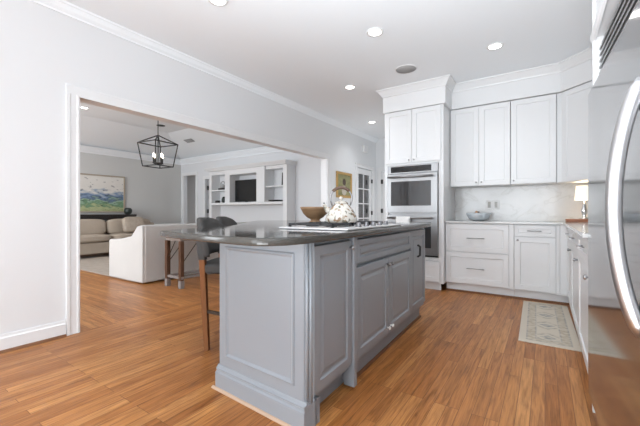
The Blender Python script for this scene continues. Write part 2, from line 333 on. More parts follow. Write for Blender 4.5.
# rear wall with two tall windows, behind the camera
mb = MB(); yr0, yr1 = -4.62, -4.5
mb.box(XL-T, -3.2, yr0, yr1, 0, CEIL); mb.box(-3.2, .6, yr0, yr1, 0, .15); mb.box(-3.2, .6, yr0, yr1, 2.55, CEIL); mb.box(.6, XR+.12, yr0, yr1, 0, CEIL)
struct('wall_rear', mb, 'wall')
mb = MB()
for x in (-3.2, -1.95, -.7, .55): mb.box(x, x+.05, yr0+.03, yr1-.03, .15, 2.55)
mb.box(-3.2, .6, yr0+.03, yr1-.03, .15, .2); mb.box(-3.2, .6, yr0+.03, yr1-.03, 2.5, 2.55)
struct('window_1', mb, 'trim')
mb = MB()
for y in (-.70, -.37, -.04): mb.box(XL-.09, XL-.05, y, y+.04, .5, 2.3)
for z in (.5, 1.38, 2.26): mb.box(XL-.09, XL-.05, -.70, 0, z, z+.04)
struct('window_3', mb, 'trim')
# living room shell
LX, LY, LZ, LYR = -9.7, 6.37, 2.74, -1.5
mb = MB(); mb.box(LX-.12, LX, LYR, LY+2, 0, LZ+.1); struct('wall_living', mb, 'grey_wall')
D1 = (-9.54, -8.92, 2.22); D2 = (-8.46, -7.95, 2.06)
mb = MB(); y0, y1 = LY, LY+.12
mb.box(LX, D1[0], y0, y1, 0, LZ); mb.box(D1[0], D1[1], y0, y1, D1[2], LZ); mb.box(D1[1], D2[0], y0, y1, 0, LZ)
mb.box(D2[0], D2[1], y0, y1, D2[2], LZ); mb.box(D2[1], XL-T, y0, y1, 0, LZ)
struct('wall_media', mb, 'pale_wall')
mb = MB(); mb.box(LX, -7.3, LY+1.3, LY+1.4, 0, LZ); struct('wall_passage', mb, 'hall')
mb = MB(); mb.box(LX, -6.9, LY+.12, LY+1.4, LZ-.2, LZ-.1); struct('ceiling_passage', mb, 'hall')
mb = MB(); mb.box(LX, -8.4, LYR-.12, LYR, 0, LZ+.1); mb.box(-4.8, XL-T, LYR-.12, LYR, 0, LZ+.1); mb.box(-8.4, -4.8, LYR-.12, LYR, 0, .5); mb.box(-8.4, -4.8, LYR-.12, LYR, 2.5, LZ+.1)
struct('wall_living_rear', mb, 'pale_wall')
mb = MB()
for x in (-8.4, -7.22, -6.04, -4.85): mb.box(x, x+.05, LYR-.09, LYR-.04, .5, 2.5)
mb.box(-8.4, -4.8, LYR-.09, LYR-.04, .5, .55); mb.box(-8.4, -4.8, LYR-.09, LYR-.04, 2.45, 2.5)
struct('window_2', mb, 'trim')
# hipped tray ceiling of the living room
s_, zt = 1.16, 3.23; x0, x1, ya, yb = LX, XL-T, LYR, LY
mb = MB(); mb.add([(x0,ya,LZ),(x1,ya,LZ),(x1,yb,LZ),(x0,yb,LZ),(x0+s_,ya+s_,zt),(x1-s_,ya+s_,zt),(x1-s_,yb-s_,zt),(x0+s_,yb-s_,zt)],
   [(0,1,5,4),(1,2,6,5),(2,3,7,6),(3,0,4,7),(4,5,6,7)])
o = struct('ceiling_living', mb, 'ceil'); so = o.modifiers.new('thick', 'SOLIDIFY'); so.thickness = .08; so.offset = 1
# crown mouldings, baseboards, casings
def crown_prof(d, h): return [(0, 0), (d*.16, h*.03), (d*.2, h*.2), (d*.5, h*.42), (d*.78, h*.78), (d*.95, h*.84), (d, h), (0, h)]
mb = MB(); mb.prism([(XL+a, CEIL-.095+b) for a, b in crown_prof(.06, .095)], -4.5, YE, 'y'); struct('trim_1', mb, 'ceil')
mb = MB(); mb.prism([(LX+a, LZ-.16+b) for a, b in crown_prof(.13, .16)], LYR, LY, 'y'); struct('trim_2', mb, 'ceil')
mb = MB(); mb.prism([(LY-a, LZ-.16+b) for a, b in crown_prof(.13, .16)], LX, XL-T, 'x'); struct('trim_3', mb, 'ceil')
def base_prof(d, h): return [(0, 0), (d, 0), (d, h*.78), (d*.55, h*.86), (d*.45, h), (0, h)]
mb = MB(); mb.prism([(XL+a, b) for a, b in base_prof(.022, .135)], -4.5, OY0-.10, 'y'); struct('baseboard_left', mb, 'trim')
mb = MB(); mb.prism([(XL+.022+a, b) for a, b in ((0, 0), (.018, 0), (.012, .014), (0, .02))], -4.5, OY0-.10, 'y'); struct('trim_4', mb, 'brownshoe')
mb = MB(); mb.prism([(XL+a, b) for a, b in base_prof(.02, .135)], OY1+.10, FD0-.09, 'y'); struct('baseboard_hall', mb, 'trim')
def casing(mb, y0, y1, zt, x=XL, w=.095, d=.022, head=True, sides=(1, 1)):
    prof = [(0, d), (w*.18, d), (w*.25, d*.72), (w*.75, d*.72), (w*.82, d*.55), (w, d*.5)]
    if sides[0]: mb.prism([(x, y0-w), (x+d, y0-w), (x+d, y0-w*.75), (x+d*.65, y0-w*.68), (x+d*.65, y0-w*.2), (x+d*.85, y0-w*.14), (x+d*.85, y0), (x, y0)], 0, zt, 'z')
    if sides[1]: mb.prism([(x, y1), (x+d*.85, y1), (x+d*.85, y1+w*.14), (x+d*.65, y1+w*.2), (x+d*.65, y1+w*.68), (x+d, y1+w*.75), (x+d, y1+w), (x, y1+w)], 0, zt, 'z')
    if head: mb.prism([(x, zt), (x+d*.85, zt), (x+d*.85, zt+w*.14), (x+d*.65, zt+w*.2), (x+d*.65, zt+w*.68), (x+d, zt+w*.75), (x+d, zt+w), (x, zt+w)], y0-w, y1+w, 'y')
mb = MB(); casing(mb, OY0, OY1, OZ, w=.095, head=False)
mb.box(XL-T-.002, XL+.002, OY0-.001, OY0+.012, 0, OZ); mb.box(XL-T-.002, XL+.002, OY1-.012, OY1+.001, 0, OZ); mb.box(XL-T-.002, XL+.002, OY0, OY1, OZ-.012, OZ+.001)
mb.prism([(XL, OZ-.012), (XL+.012, OZ-.012), (XL+.012, OZ+.07), (XL+.004, OZ+.085), (XL, OZ+.085)], OY0-.095, OY1+.095, 'y')
struct('trim_5', mb, 'trim')
mb = MB(); casing(mb, FD0, FD1, FDZ, w=.085); struct('trim_6', mb, 'trim')
mb = MB(); w = .085
mb.box(HD0-w, HD0, YE-.02, YE, 0, 2.06); mb.box(HD0-w, HD1+w, YE-.02, YE, 2.06, 2.06+w); mb.box(HD1, HD1+w, YE-.02, YE, 0, 2.06); struct('trim_7', mb, 'trim')
mb = MB()
for a, b, z in (D1, D2): mb.box(a-.10, a, LY-.02, LY, 0, z); mb.box(b, b+.10, LY-.02, LY, 0, z); mb.box(a-.10, b+.10, LY-.02, LY, z, z+.10)
struct('trim_8', mb, 'trim')
mb = MB(); mb.box(LX, LX+.02, LYR, LY, 0, .14); struct('baseboard_living', mb, 'trim')

# french door (closed, in the left wall of the hall)
mb = MB(); a, b = FD0+.012, FD1-.012; x0, x1 = XL-.06, XL-.015
mb.box(x0, x1, a, a+.10, .01, FDZ-.01); mb.box(x0, x1, b-.10, b, .01, FDZ-.01); mb.box(x0, x1, a+.1, b-.1, .01, .26); mb.box(x0, x1, a+.1, b-.1, FDZ-.13, FDZ-.01)
mid = (a+b)/2; mb.box(x0+.01, x1-.01, mid-.012, mid+.012, .26, FDZ-.13)
for k in range(1, 5): z = .26+(FDZ-.39)*k/5; mb.box(x0+.01, x1-.01, a+.1, b-.1, z-.012, z+.012)
d1 = struct('door_1', mb, 'trim')
MB().box(x0+.018, x0+.024, a+.1, b-.1, .26, FDZ-.13).build('glass_panes', 'glass', d1)
for z in (.3, 1.05, 1.8): MB().box(XL-.016, XL+.018, FD1-.022, FD1+.006, z-.045, z+.045).build('hinge', 'black', d1)
mb = MB(); mb.box(XL-1.3, XL-1.2, FD0-.01, YE+.1, 0, 2.5); mb.box(XL-1.2, XL-T-.002, YE, YE+.1, 0, 2.5); mb.box(XL-1.2, XL-T-.002, FD0-.005, FD0+.0, 0, 2.5); mb.box(XL-1.2, XL-T-.002, FD0, YE, 2.4, 2.5); struct('wall_pantry', mb, 'hall')
# hall end door
mb = MB(); mb.panel((HD0+.01, YE+.055, .01), (1, 0, 0), (0, 0, 1), (0, -1, 0), HD1-HD0-.02, .85, [(0, 0), (0, .04), (.11, .04), (.12, .03), (.16, .03), (.18, .038)])
mb.panel((HD0+.01, YE+.055, .86), (1, 0, 0), (0, 0, 1), (0, -1, 0), HD1-HD0-.02, 1.19, [(0, 0), (0, .04), (.11, .04), (.12, .03), (.16, .03), (.18, .038)])
d2 = struct('door_2', mb, 'trim')
for z in (.3, 1.10, 1.80): MB().box(HD0-.012, HD0+.03, YE-.024, YE+.02, z-.05, z+.05).build('hinge', 'black', d2)
# door seen down the passage off the living room
mb = MB(); mb.panel((-10.0+.75, LY+1.28, .01), (1, 0, 0), (0, 0, 1), (0, -1, 0), .9, 2.0, [(0, 0), (0, .04), (.12, .04), (.13, .03), (.17, .03), (.19, .038)])
d3 = struct('door_3', mb, 'pale_wall')
for z in (.35, 1.1, 1.80): MB().box(-9.27, -9.22, LY+1.225, LY+1.25, z-.06, z+.06).build('hinge', 'black', d3)
mb = MB(); mb.box(D2[0]+.02, D2[1]-.01, LY+.07, LY+.11, .01, D2[2]-.01)
d4 = struct('door_4', mb, 'hall')
for z in (.35, 1.1, 1.80): MB().box(D2[0]+.02, D2[0]+.07, LY+.04, LY+.07, z-.06, z+.06).build('hinge', 'black', d4)

# ------------------------------------------------------------------ kitchen: tall oven cabinet
UZ0, UZ1 = 1.425, 2.515; YU = 4.97; YBF = 4.70; YT = 4.62
TX0, TX1 = -1.965, -1.125
oc = thing('oven_cabinet', 'tall white cabinet housing the double oven at left end of the back run', 'cabinet', ((TX0+TX1)/2, 4.95, 0))
mb = MB(); mb.box(TX0, TX0+.02, YT+.02, YB-.003, .1, UZ1); mb.box(TX1-.02, TX1, YT+.02, YB-.003, .1, UZ1); mb.box(TX0+.02, TX1-.02, YB-.02, YB-.003, .1, UZ1)
mb.box(TX0+.02, TX1-.02, YT+.02, YB-.02, 1.745, 1.765); mb.box(TX0+.02, TX1-.02, YT+.02, YB-.02, .415, .435); mb.box(TX0+.02, TX1-.02, YT+.02, YB-.02, UZ1-.02, UZ1)
mb.box(TX0+.02, TX1-.02, YT+.02, YB-.02, .1, .12)
mb.box(TX0, TX0+.055, YT, YT+.02, .1, UZ1); mb.box(TX1-.065, TX1, YT, YT+.02, .1, UZ1); mb.box(TX0+.055, TX1-.065, YT, YT+.02, 1.735, 1.775); mb.box(TX0+.055, TX1-.065, YT, YT+.02, .40, .445)
mb.box(TX0+.05, TX1-.05, YT+.06, YT+.08, .001, .1)
mb.build('carcass', 'cab', oc, .002, True)
dw = (TX1-TX0-.05)/2
for k in range(2):
    x = TX0+.015+k*(dw+.004)
    d = MB().panel((x, YT, 1.765), (1, 0, 0), (0, 0, 1), (0, -1, 0), dw, UZ1-1.765-.004, SHAKER).build('door', 'cab', oc, 0, True)
    knob_mb((x+(dw-.035 if k == 0 else .035), YT-.02, 1.80), (0, -1, 0), .011).build('knob', 'satin', d, 0, True)
d = MB().panel((TX0+.03, YT, .125), (1, 0, 0), (0, 0, 1), (0, -1, 0), TX1-TX0-.075, .27, SHAKER).build('drawer', 'cab', oc, 0, True)
pull_mb((TX0+.42, YT-.02, .27), (1, 0, 0), (0, -1, 0), .16).build('pull', 'satin', d, 0, True)
# double oven
OX0, OX1 = TX0+.058, TX1-.068
ov = thing('double_oven', 'stainless steel built-in double wall oven with black control panel', 'oven', ((OX0+OX1)/2, 4.9, .45))
MB().box(OX0+.01, OX1-.01, YT-.004, YT+.55, .45, 1.73).build('body', 'steel', ov, .002, True)
cp = MB().box(OX0, OX1, YT-.03, YT-.005, 1.615, 1.73).build('control_panel', 'steel', ov, .003, True)
MB().box(OX0+.05, OX1-.085, YT-.033, YT-.029, 1.632, 1.715).build('display', 'black_glass', cp, .001, True)
def oven_door(z0, z1):
    mb = MB(); mb.panel((OX0, YT-.005, z0), (1, 0, 0), (0, 0, 1), (0, -1, 0), OX1-OX0, z1-z0, [(0, 0), (0, .036), (.003, .04)])
    d = mb.build('oven_door', 'steel', ov, 0, True)
    MB().box(OX0+.058, OX1-.085, YT-.049, YT-.0445, z0+.10, z1-.105).build('door_glass', 'oven_glass', d, .001, True)
    h = MB(); zz = z1-.045
    h.tube([(OX0+.03, YT-.105, zz), (OX1-.05, YT-.105, zz)], .014, 12)
    for x in (OX0+.06, OX1-.08): h.tube([(x, YT-.045, zz), (x, YT-.105, zz)], .009, 8)
    h.build('handle', 'steel', d, 0, True)
oven_door(1.055, 1.605); oven_door(.475, 1.03)
MB().box(OX0+.004, OX1-.004, YT-.012, YT-.004, .452, .472).build('vent_strip', 'dark', ov, 0, True)
# dish towel over the lower oven handle
tw = MB(); zz = 1.03-.045; tx0, tx1 = OX0+.16, OX0+.36
prof = [(YT-.083, zz-.13), (YT-.087, zz-.02), (YT-.091, zz+.010), (YT-.105, zz+.019), (YT-.119, zz+.010), (YT-.124, zz-.03), (YT-.128, zz-.30)]
vs = []; n = 9
for i in range(n):
    for y, z in prof: vs.append((tx0+(tx1-tx0)*i/(n-1), y+.004*math.sin(i*1.7)*(1 if z < zz-.1 else 0), z))
k = len(prof); fs = [(i*k+j, i*k+j+1, (i+1)*k+j+1, (i+1)*k+j) for i in range(n-1) for j in range(k-1)]
tw.add([Vector(v)-Vector((tx0, YT-.105, zz)) for v in vs], fs, True)
t = single('dish_towel', tw, 'towel', 'white dish towel folded over the lower oven handle', 'towel', (tx0, YT-.105, zz)); so = t.modifiers.new('thick', 'SOLIDIFY'); so.thickness = .005

# soffit and crown over the cabinets
mb = MB()
mb.box(TX0-.015, TX1+.03, YT-.03, YB-.001, UZ1+.003, CEIL-.001)
mb.prism([(TX1+.03, YU-.02), (.162, YU-.02), (.482, 4.65), (.482, 2.31), (XR-.001, 2.31), (XR-.001, YB-.001), (TX1+.03, YB-.001)], UZ1+.003, CEIL-.001, 'z')
struct('trim_9', mb, 'cab')
def sweep(path, prof):
    # moulding along an XY polyline; prof (out, z); out to the right-hand side of travel
    m = MB(); P = [Vector((p[0], p[1])) for p in path]; k = len(prof); vs = []
    for i, p in enumerate(P):
        d0 = (P[i]-P[i-1]).normalized() if i else (P[1]-P[0]).normalized(); d1 = (P[i+1]-P[i]).normalized() if i < len(P)-1 else d0
        n0 = Vector((d0.y, -d0.x)); n1 = Vector((d1.y, -d1.x)); b = (n0+n1).normalized(); b = b/max(.3, b.dot(n0))
        for o, z in prof: vs.append((p.x+b.x*o, p.y+b.y*o, z))
    fs = [(i*k+j, i*k+(j+1) % k, (i+1)*k+(j+1) % k, (i+1)*k+j) for i in range(len(P)-1) for j in range(k)]
    m.add(vs, fs+[tuple(range(k)), tuple(range((len(P)-1)*k, len(P)*k))[::-1]]); return m
cp_ = [(0, CEIL-.105), (.012, CEIL-.10), (.016, CEIL-.085), (.04, CEIL-.055), (.062, CEIL-.022), (.078, CEIL-.016), (.08, CEIL-.002), (0, CEIL-.002)]
mb = sweep([(TX0-.015, YB-.002), (TX0-.015, YT-.03), (TX1+.03, YT-.03), (TX1+.03, YU-.02), (.162, YU-.02), (.482, 4.65), (.482, 2.40)], cp_); struct('trim_10', mb, 'cab')

# upper cabinets
def upper(label, x0, x1, ndoors, knobs, group=None):
    c = thing('wall_cabinet', label, 'cabinet', ((x0+x1)/2, 5.13, UZ0), 0, group)
    MB().box(x0+.001, x1-.001, YU+.021, YB-.003, UZ0, UZ1-.001).build('carcass', 'cab', c, .002, True)
    w = (x1-x0-.004)/ndoors
    for k in range(ndoors):
        x = x0+.003+k*w
        d = MB().panel((x, YU+.02, UZ0+.003), (1, 0, 0), (0, 0, 1), (0, -1, 0), w-.004, UZ1-UZ0-.010, SHAKER).build('door', 'cab', c, 0, True)
        knob_mb((x+(w-.035 if knobs[k] > 0 else .031), YU, UZ0+.045), (0, -1, 0), .011).build('knob', 'satin', d, 0, True)
upper('two-door white wall cabinet next to the tall oven cabinet', TX1+.006, -.372, 2, (1, -1))
upper('single-door white wall cabinet between the two-door one and the corner', -.370, .118, 1, (-1,))
c = thing('corner_cabinet', 'white wall cabinet set diagonally across the right corner above the lamp', 'cabinet', (.5, 5.0, UZ0))
MB().prism([(.120, YU+.021), (.170, YU+.021), (.49, 4.665), (.49, 4.60), (XR-.003, 4.60), (XR-.003, YB-.003), (.120, YB-.003)], UZ0, UZ1-.001, 'z').build('carcass', 'cab', c, .002, True)
q = Vector((1, -1, 0)).normalized(); nn = Vector((-1, -1, 0)).normalized(); L = (Vector((.49, 4.65))-Vector((.17, 4.97))).length
d = MB().panel(Vector((.182, 4.981, UZ0+.003)), q, (0, 0, 1), nn, L-.02, UZ1-UZ0-.01, SHAKER).build('door', 'cab', c, 0, True)
c = thing('wall_cabinet', 'white wall cabinet on the right wall between corner and refrigerator', 'cabinet', (.67, 3.4, UZ0))
MB().box(.50, XR-.003, 2.315, 4.597, UZ0, UZ1-.001).build('carcass', 'cab', c, .002, True)
for k in range(4):
    y = 4.59-k*.568
    d = MB().panel((.50, y, UZ0+.003), (0, -1, 0), (0, 0, 1), (-1, 0, 0), .562, UZ1-UZ0-.01, SHAKER).build('door', 'cab', c, 0, True)
    knob_mb((.48, y-(.53 if k % 2 == 0 else .03), UZ0+.045), (-1, 0, 0), .011).build('knob', 'satin', d, 0, True)
# backsplash slabs
mb = MB(); mb.box(TX1+.005, XR-.012, YB-.010, YB-.0005, .946, UZ0-.002); struct('trim_11', mb, 'marble')
mb = MB(); mb.box(XR-.011, XR-.0005, 2.32, YB-.011, .946, UZ0-.002); struct('trim_12', mb, 'marble')
# base cabinets along the back
ZK, ZC = .115, .918
def toekick(mb, x0, x1): mb.box(x0+.001, x1-.001 if x1 < 0 else .249, YBF+.07, YBF+.085, .001, ZK)
def base(label, x0, x1, fronts, stile=.0):
    c = thing('base_cabinet', label, 'cabinet', ((x0+x1)/2, 5.0, 0))
    mb = MB(); mb.box(x0+.001, x1-.001, YBF+.02, YB-.003, ZK, ZC-.001); toekick(mb, x0, x1)
    if stile: mb.box(x1-stile, x1-.001, YBF+.002, YBF+.02, ZK, ZC-.001)
    mb.build('carcass', 'cab', c, .0015, True)
    for kind, a, z0, z1, pw in fronts:
        w = x1-x0-stile-.008
        d = MB().panel((x0+.004, YBF+.02, z0), (1, 0, 0), (0, 0, 1), (0, -1, 0), w, z1-z0, SHAKER if z1-z0 > .2 else [(0, 0), (0, .018), (.002, .02), (.042, .02), (.045, .012)]).build(kind, 'cab', c, 0, True)
        if kind == 'drawer': pull_mb((x0+.004+w/2, YBF, (z0+z1)/2), (1, 0, 0), (0, -1, 0), pw).build('pull', 'satin', d, 0, True)
        else: knob_mb((x0+.04, YBF, z1-.04), (0, -1, 0), .013).build('knob', 'satin', d, 0, True)
BX1 = TX1+.003; BX2 = -.315; BX3 = .20
base('white base cabinet with two deep drawers under the back counter', BX1, BX2, [('drawer', 0, .545, .905, .21), ('drawer', 0, ZK+.012, .535, .21)], .05)
base('white base cabinet with small drawer over one door in the back run', BX2, .142, [('drawer', 0, .775, .905, .14), ('door', 0, ZK+.012, .765, 0)], .035)
mb = MB()
# base cabinets along the right wall
XF = .205
def rbase(label, y0, y1, filler=0):
    c = thing('base_cabinet', label, 'cabinet', (.52, (y0+y1)/2, 0))
    mb = MB(); mb.box(XF+.02, XR-.003, y0+.001, y1-.001, ZK, ZC-.001); mb.box(XF+.045, XF+.06, y0+.001, y1-.001, .001, ZK)
    if filler: mb.box(.143, XF+.02, y1-.01, y1+.012, ZK, ZC-.001); mb.box(XF, XF+.02, y1-filler, y1-.01, ZK, ZC-.001)
    mb.build('carcass', 'cab', c, .0015, True)
    w = y1-y0-filler-.008; yy = y1-filler-.004
    d = MB().panel((XF+.02, yy, .765), (0, -1, 0), (0, 0, 1), (-1, 0, 0), w, .14, [(0, 0), (0, .018), (.002, .02), (.042, .02), (.045, .012)]).build('drawer', 'cab', c, 0, True)
    pull_mb((XF, yy-w/2, .84), (0, 1, 0), (-1, 0, 0), .14).build('pull', 'satin', d, 0, True)
    d = MB().panel((XF+.02, yy, ZK+.012), (0, -1, 0), (0, 0, 1), (-1, 0, 0), w, .64, SHAKER).build('door', 'cab', c, 0, True)
    knob_mb((XF, yy-w+.045, .70), (-1, 0, 0), .015).build('knob', 'satin', d, 0, True)
rbase('white base cabinet in the right run, nearest the back corner', 3.94, 4.688, .06)
rbase('white base cabinet in the right run, middle of the three', 3.14, 3.938)
rbase('white base cabinet in the right run, against the refrigerator', 2.31, 3.138)
mb = MB(); mb.box(BX1, XF+.07, YBF+.052, YBF+.068, .0005, .022); mb.box(XF+.03, XF+.043, 2.32, YBF+.052, .0005, .022); struct('trim_13', mb, 'brownshoe')
# counter, one L-shaped slab
mb = MB(); mb.prism([(BX1, YBF-.03), (XF-.035, YBF-.03), (XF-.035, 2.312), (XR-.012, 2.312), (XR-.012, YB-.012), (BX1, YB-.012)], .92, .945, 'z')
ct = mb; o = single('countertop', MB(), 'light_counter', 'pale grey stone worktop on the white base cabinets, turning the corner', 'countertop', (-.1, 4.98, .92))
bpy.data.objects.remove(o)
ct.v = [v-Vector((-.1, 4.98, .92)) for v in ct.v]
single('countertop', ct, 'light_counter', 'pale grey stone worktop on the white base cabinets, turning the corner', 'countertop', (-.1, 4.98, .92), bevel=.004)
# outlet on the backsplash
ou = thing('outlet_plate', 'white double outlet plate on the marble backsplash', 'outlet', (-.615, YB-.010, 1.17))
MB().box(-.085, .085, -.008, 0, -.06, .06).build('plate', 'white_plastic', ou, .002)
for x in (-.042, .042): MB().box(x-.018, x+.018, -.0115, -.008, -.042, .042).build('socket', 'paper', ou, .002)
# glass bowl with a little duck figure
gb = MB().lathe([(.06, 0), (.07, .004), (.13, .03), (.155, .085), (.160, .11), (.157, .11), (.151, .085), (.126, .033), (.05, .006)], (0, 0, 0), 28)
single('glass_bowl', gb, 'blue_glass', 'pale blue glass bowl on the back counter under the cabinets', 'bowl', (-.77, 5.10, .9455))
dk = thing('duck_figurine', 'small peach duck figurine in the glass bowl', 'figurine', (-.80, 5.12, .953))
MB().lathe([(.028, 0), (.042, .02), (.045, .05), (.03, .085), (.018, .10), (.024, .115), (.026, .13), (.016, .148), (.002, .153)], (0, 0, 0), 16).build('body', 'orange', dk)
MB().lathe([(.014, 0), (.011, .012), (.003, .03)], (.024, -.008, .133), 10, (.9, -.3, 0)).build('beak', 'figure', dk)
dk.scale = (.85, .85, .85)
# wooden board and lamp in the corner
single('wooden_tray', MB().box(-.19, .19, -.12, .12, 0, .035), 'tray', 'reddish wooden board under the small lamp in the counter corner', 'tray', (.40, 5.04, .9455), bevel=.006)
lp = thing('table_lamp', 'small table lamp with glowing white shade on the wooden board', 'lamp', (.385, 5.03, .981))
MB().lathe([(.045, 0), (.048, .008), (.02, .018), (.013, .03), (.026, .07), (.030, .11), (.015, .16), (.009, .18), (.009, .25)], n=18).build('base', 'chrome', lp)
sh = MB(); sh.lathe([(.094, .225), (.078, .395), (.075, .395), (.091, .225)], n=28, cap=False); sh.build('lamp_shade', 'shade', lp)
MB().lathe([(.008, .245), (.022, .27), (.026, .295), (.016, .32), (.002, .328)], n=12).build('bulb', 'bulb', lp)
l = bpy.data.lights.new('lamp_glow', 'POINT'); l.energy = .9; l.color = (1, .78, .5); l.shadow_soft_size = .03
o = bpy.data.objects.new('lamp_glow', l); C.objects.link(o); o.parent = lp; o.location = (0, 0, .37)

# ------------------------------------------------------------------ refrigerator
FX, FY0, FY1 = .19, .70, 2.27
fr = thing('refrigerator', 'large stainless steel built-in refrigerator at the right edge', 'refrigerator', (FX, FY1, 0), math.radians(2.5))
FW = FY1-FY0; SEAM = .955
MB().box(.055, .54, -FW+.01, -.002, .10, 1.945).build('body', 'steel', fr, .002)
d = MB().box(0, .05, -SEAM, 0, .10, 1.69).build('door', 'fridge', fr, .004)
h = MB(); hy = -.925; pts = []
for i in range(29):
    u = i/28; pts.append((.012-.069*math.sin(PI*u)**.65, hy, .70+.75*u))
h.tube(pts, .021, 18)
h.build('handle', 'handle_steel', d)
MB().box(0, .05, -FW, -SEAM-.006, .10, 1.69).build('door', 'fridge', fr, .004)
g = MB().box(.075, .085, -FW, -.002, 1.70, 1.94).build('grille', 'dark', fr)
for k in range(7):
    z = 1.712+k*.033
    MB().hexa([(.045, -FW, z), (.075, -FW, z+.012), (.075, -.002, z+.012), (.045, -.002, z)], [(.045, -FW, z+.014), (.075, -FW, z+.022), (.075, -.002, z+.022), (.045, -.002, z+.014)]).build('slat', 'steel', g)
MB().box(.09, .53, -FW+.02, -.02, .003, .10).build('toe_panel', 'dark', fr)
# surround
mb = MB(); mb.box(FX+.02, XR-.001, FY1+.003, FY1+.036, 0, CEIL-.001); mb.box(FX+.03, XR-.001, .68, FY1+.036, 1.985, CEIL-.001)
mb.prism([(FX+.03, 1.965), (FX+.02, 1.97), (FX+.012, 1.985), (FX+.012, 2.005), (FX+.03, 2.01)], .68, FY1+.04, 'y')
mb.prism([(FX+.03, CEIL-.13), (FX-.0, CEIL-.11), (FX-.05, CEIL-.03), (FX-.06, CEIL-.002), (FX+.03, CEIL-.002)], .68, FY1+.09, 'y')
struct('trim_14', mb, 'cab')

# ------------------------------------------------------------------ island
A = Vector((-.935, 1.295, 0)); B = Vector((-1.002, 3.40, 0)); D = Vector((-1.635, 1.335, 0)); E_ = Vector((-1.93, 3.40, 0))
er = (B-A).normalized(); nr = Vector((er.y, -er.x, 0)); en = (D-A).normalized(); nnr = Vector((-en.y, en.x, 0)); 
if nnr.y > 0: nnr = -nnr
CH = .035; Z = Vector((0, 0, 1)); IT = .918; ir = Vector((-1.5, 2.3, 0))
isl = thing('kitchen_island', 'grey painted kitchen island with panelled end and cabinet doors', 'kitchen island', tuple(ir))
def loft(mb, pts, z0, z1): return mb.prism([(p.x, p.y) for p in pts], z0, z1, 'z')
# body set in for the doors on the right face
a = A-nr*.021; b = B-nr*.021
P0 = a+er*.07; 
loft(MB(), [a+er*.05, b, E_, D, A+en*CH], .13, IT).build('body', 'island', isl, .002, True)
# toe space on the door side, plinth on the near end
loft(MB(), [a-nr*.07+er*.10, b-nr*.07-er*.03, E_-nr*.05, D+er*.10], .001, .129).build('toe_base', 'island_dark', isl, 0, True)
pl = MB()
def face_prism(mb, o, ux, n, w, prof):
    # a moulding of profile (out, z) along ux on a face
    o, ux, n = Vector(o), Vector(ux), Vector(n); k = len(prof); vs = [o+n*p+Z*z for p, z in prof]+[o+ux*w+n*p+Z*z for p, z in prof]
    return mb.add(vs, [tuple(range(k)), tuple(range(k, 2*k))[::-1]]+[(i, (i+1) % k, k+(i+1) % k, k+i) for i in range(k)])
Wn = (D-A).length
face_prism(pl, A+en*(CH-.02), en, nnr, Wn-CH+.034, [(-.10, .001), (.024, .001), (.024, .098), (.016, .104), (.013, .112), (.018, .117), (.018, .123), (.009, .130), (.004, .140), (-.02, .140), (-.10, .129)])
loft(pl, [A+en*(CH-.02)+nnr*.022, A+en*(CH-.02)-nnr*.08, A+er*.06-nr*.09, A+er*.06-nr*.004], .001, .129)
pl.build('plinth', 'island', isl, .0015, True)
sm = MB(); face_prism(sm, A+en*(CH-.02), en, nnr, Wn-CH+.054, [(.024, .001), (.038, .001), (.036, .008), (.030, .013), (.024, .014)]); sm.build('shoe_moulding', 'shoe', isl, 0, True)
# near end panel: frame with a raised field
ep = MB(); w_, h_ = Wn-CH, IT-.141
ep.panel(A+en*CH+Z*.141, en, Z, nnr, w_, h_, [(0, -.01), (0, .002), (.058, .002), (.062, .010), (.070, .012), (.078, .004), (.088, -.004), (.10, -.006), (.106, -.006)])
ep.build('end_panel', 'island', isl, 0, True)
# corner post next to the doors with a small reeded strip
c1 = A+en*(CH-.002); c2 = A+er*.036
cpst = MB(); loft(cpst, [c1, c2, c2-nr*.03, c1-nnr*.02], .13, IT-.001)
for f in (.3, .7): q_ = c1*(1-f)+c2*f; cpst.tube([q_+Z*.132, q_+Z*(IT-.002)], .0075, 8)
cpst.build('corner_post', 'island', isl, 0, True)
def idoor(name, s0, s1, z0, z1, prof, out=0.0):
    return MB().panel(a+er*s0+nr*out+Z*z0, er, Z, nr, s1-s0, z1-z0, prof).build(name, 'island', isl, 0, True)
# positions along the right face
d = idoor('door', .042, .450, .160, .895, RAISED); knob_mb(A+er*.425+Z*.855, nr, .015).build('knob', 'satin', d, 0, True)
loft(MB(), [A+er*.455-nr*.06, A+er*.495-nr*.06, A+er*.495+nr*.012, A+er*.455+nr*.012], .02, IT-.001).build('pilaster', 'island', isl, .004, True)
loft(MB(), [A+er*.495-nr*.10, A+er*2.07-nr*.10, A+er*2.07-nr*.055, A+er*.495-nr*.055], .02, .16).build('toe_board', 'island_dark', isl, 0, True)
sm = MB(); loft(sm, [A+er*.50-nr*.07, A+er*2.08-nr*.07, A+er*2.08-nr*.040, A+er*.50-nr*.040], .001, .018); sm.build('shoe_moulding', 'brownshoe', isl, 0, True)
d = idoor('drawer', .505, 1.585, .745, .895, RAISED_S, .006)
d = idoor('door', .505, 1.040, .165, .725, RAISED, .006); knob_mb(A+er*1.01+nr*.006+Z*.68, nr, .015).build('knob', 'satin', d, 0, True); knob_mb(A+er*1.01+nr*.006+Z*.215, nr, .013).build('knob', 'white_plastic', d, 0, True)
d = idoor('door', 1.046, 1.585, .165, .725, RAISED, .006); knob_mb(A+er*1.075+nr*.006+Z*.68, nr, .015).build('knob', 'satin', d, 0, True); knob_mb(A+er*1.075+nr*.006+Z*.215, nr, .013).build('knob', 'white_plastic', d, 0, True)
d = idoor('door', 1.61, 2.08, .165, .895, RAISED)
pm = MB(); pm.box(-.011, .011, -.004, 0, -.07, .07); p0 = A+er*1.80+Z*.70
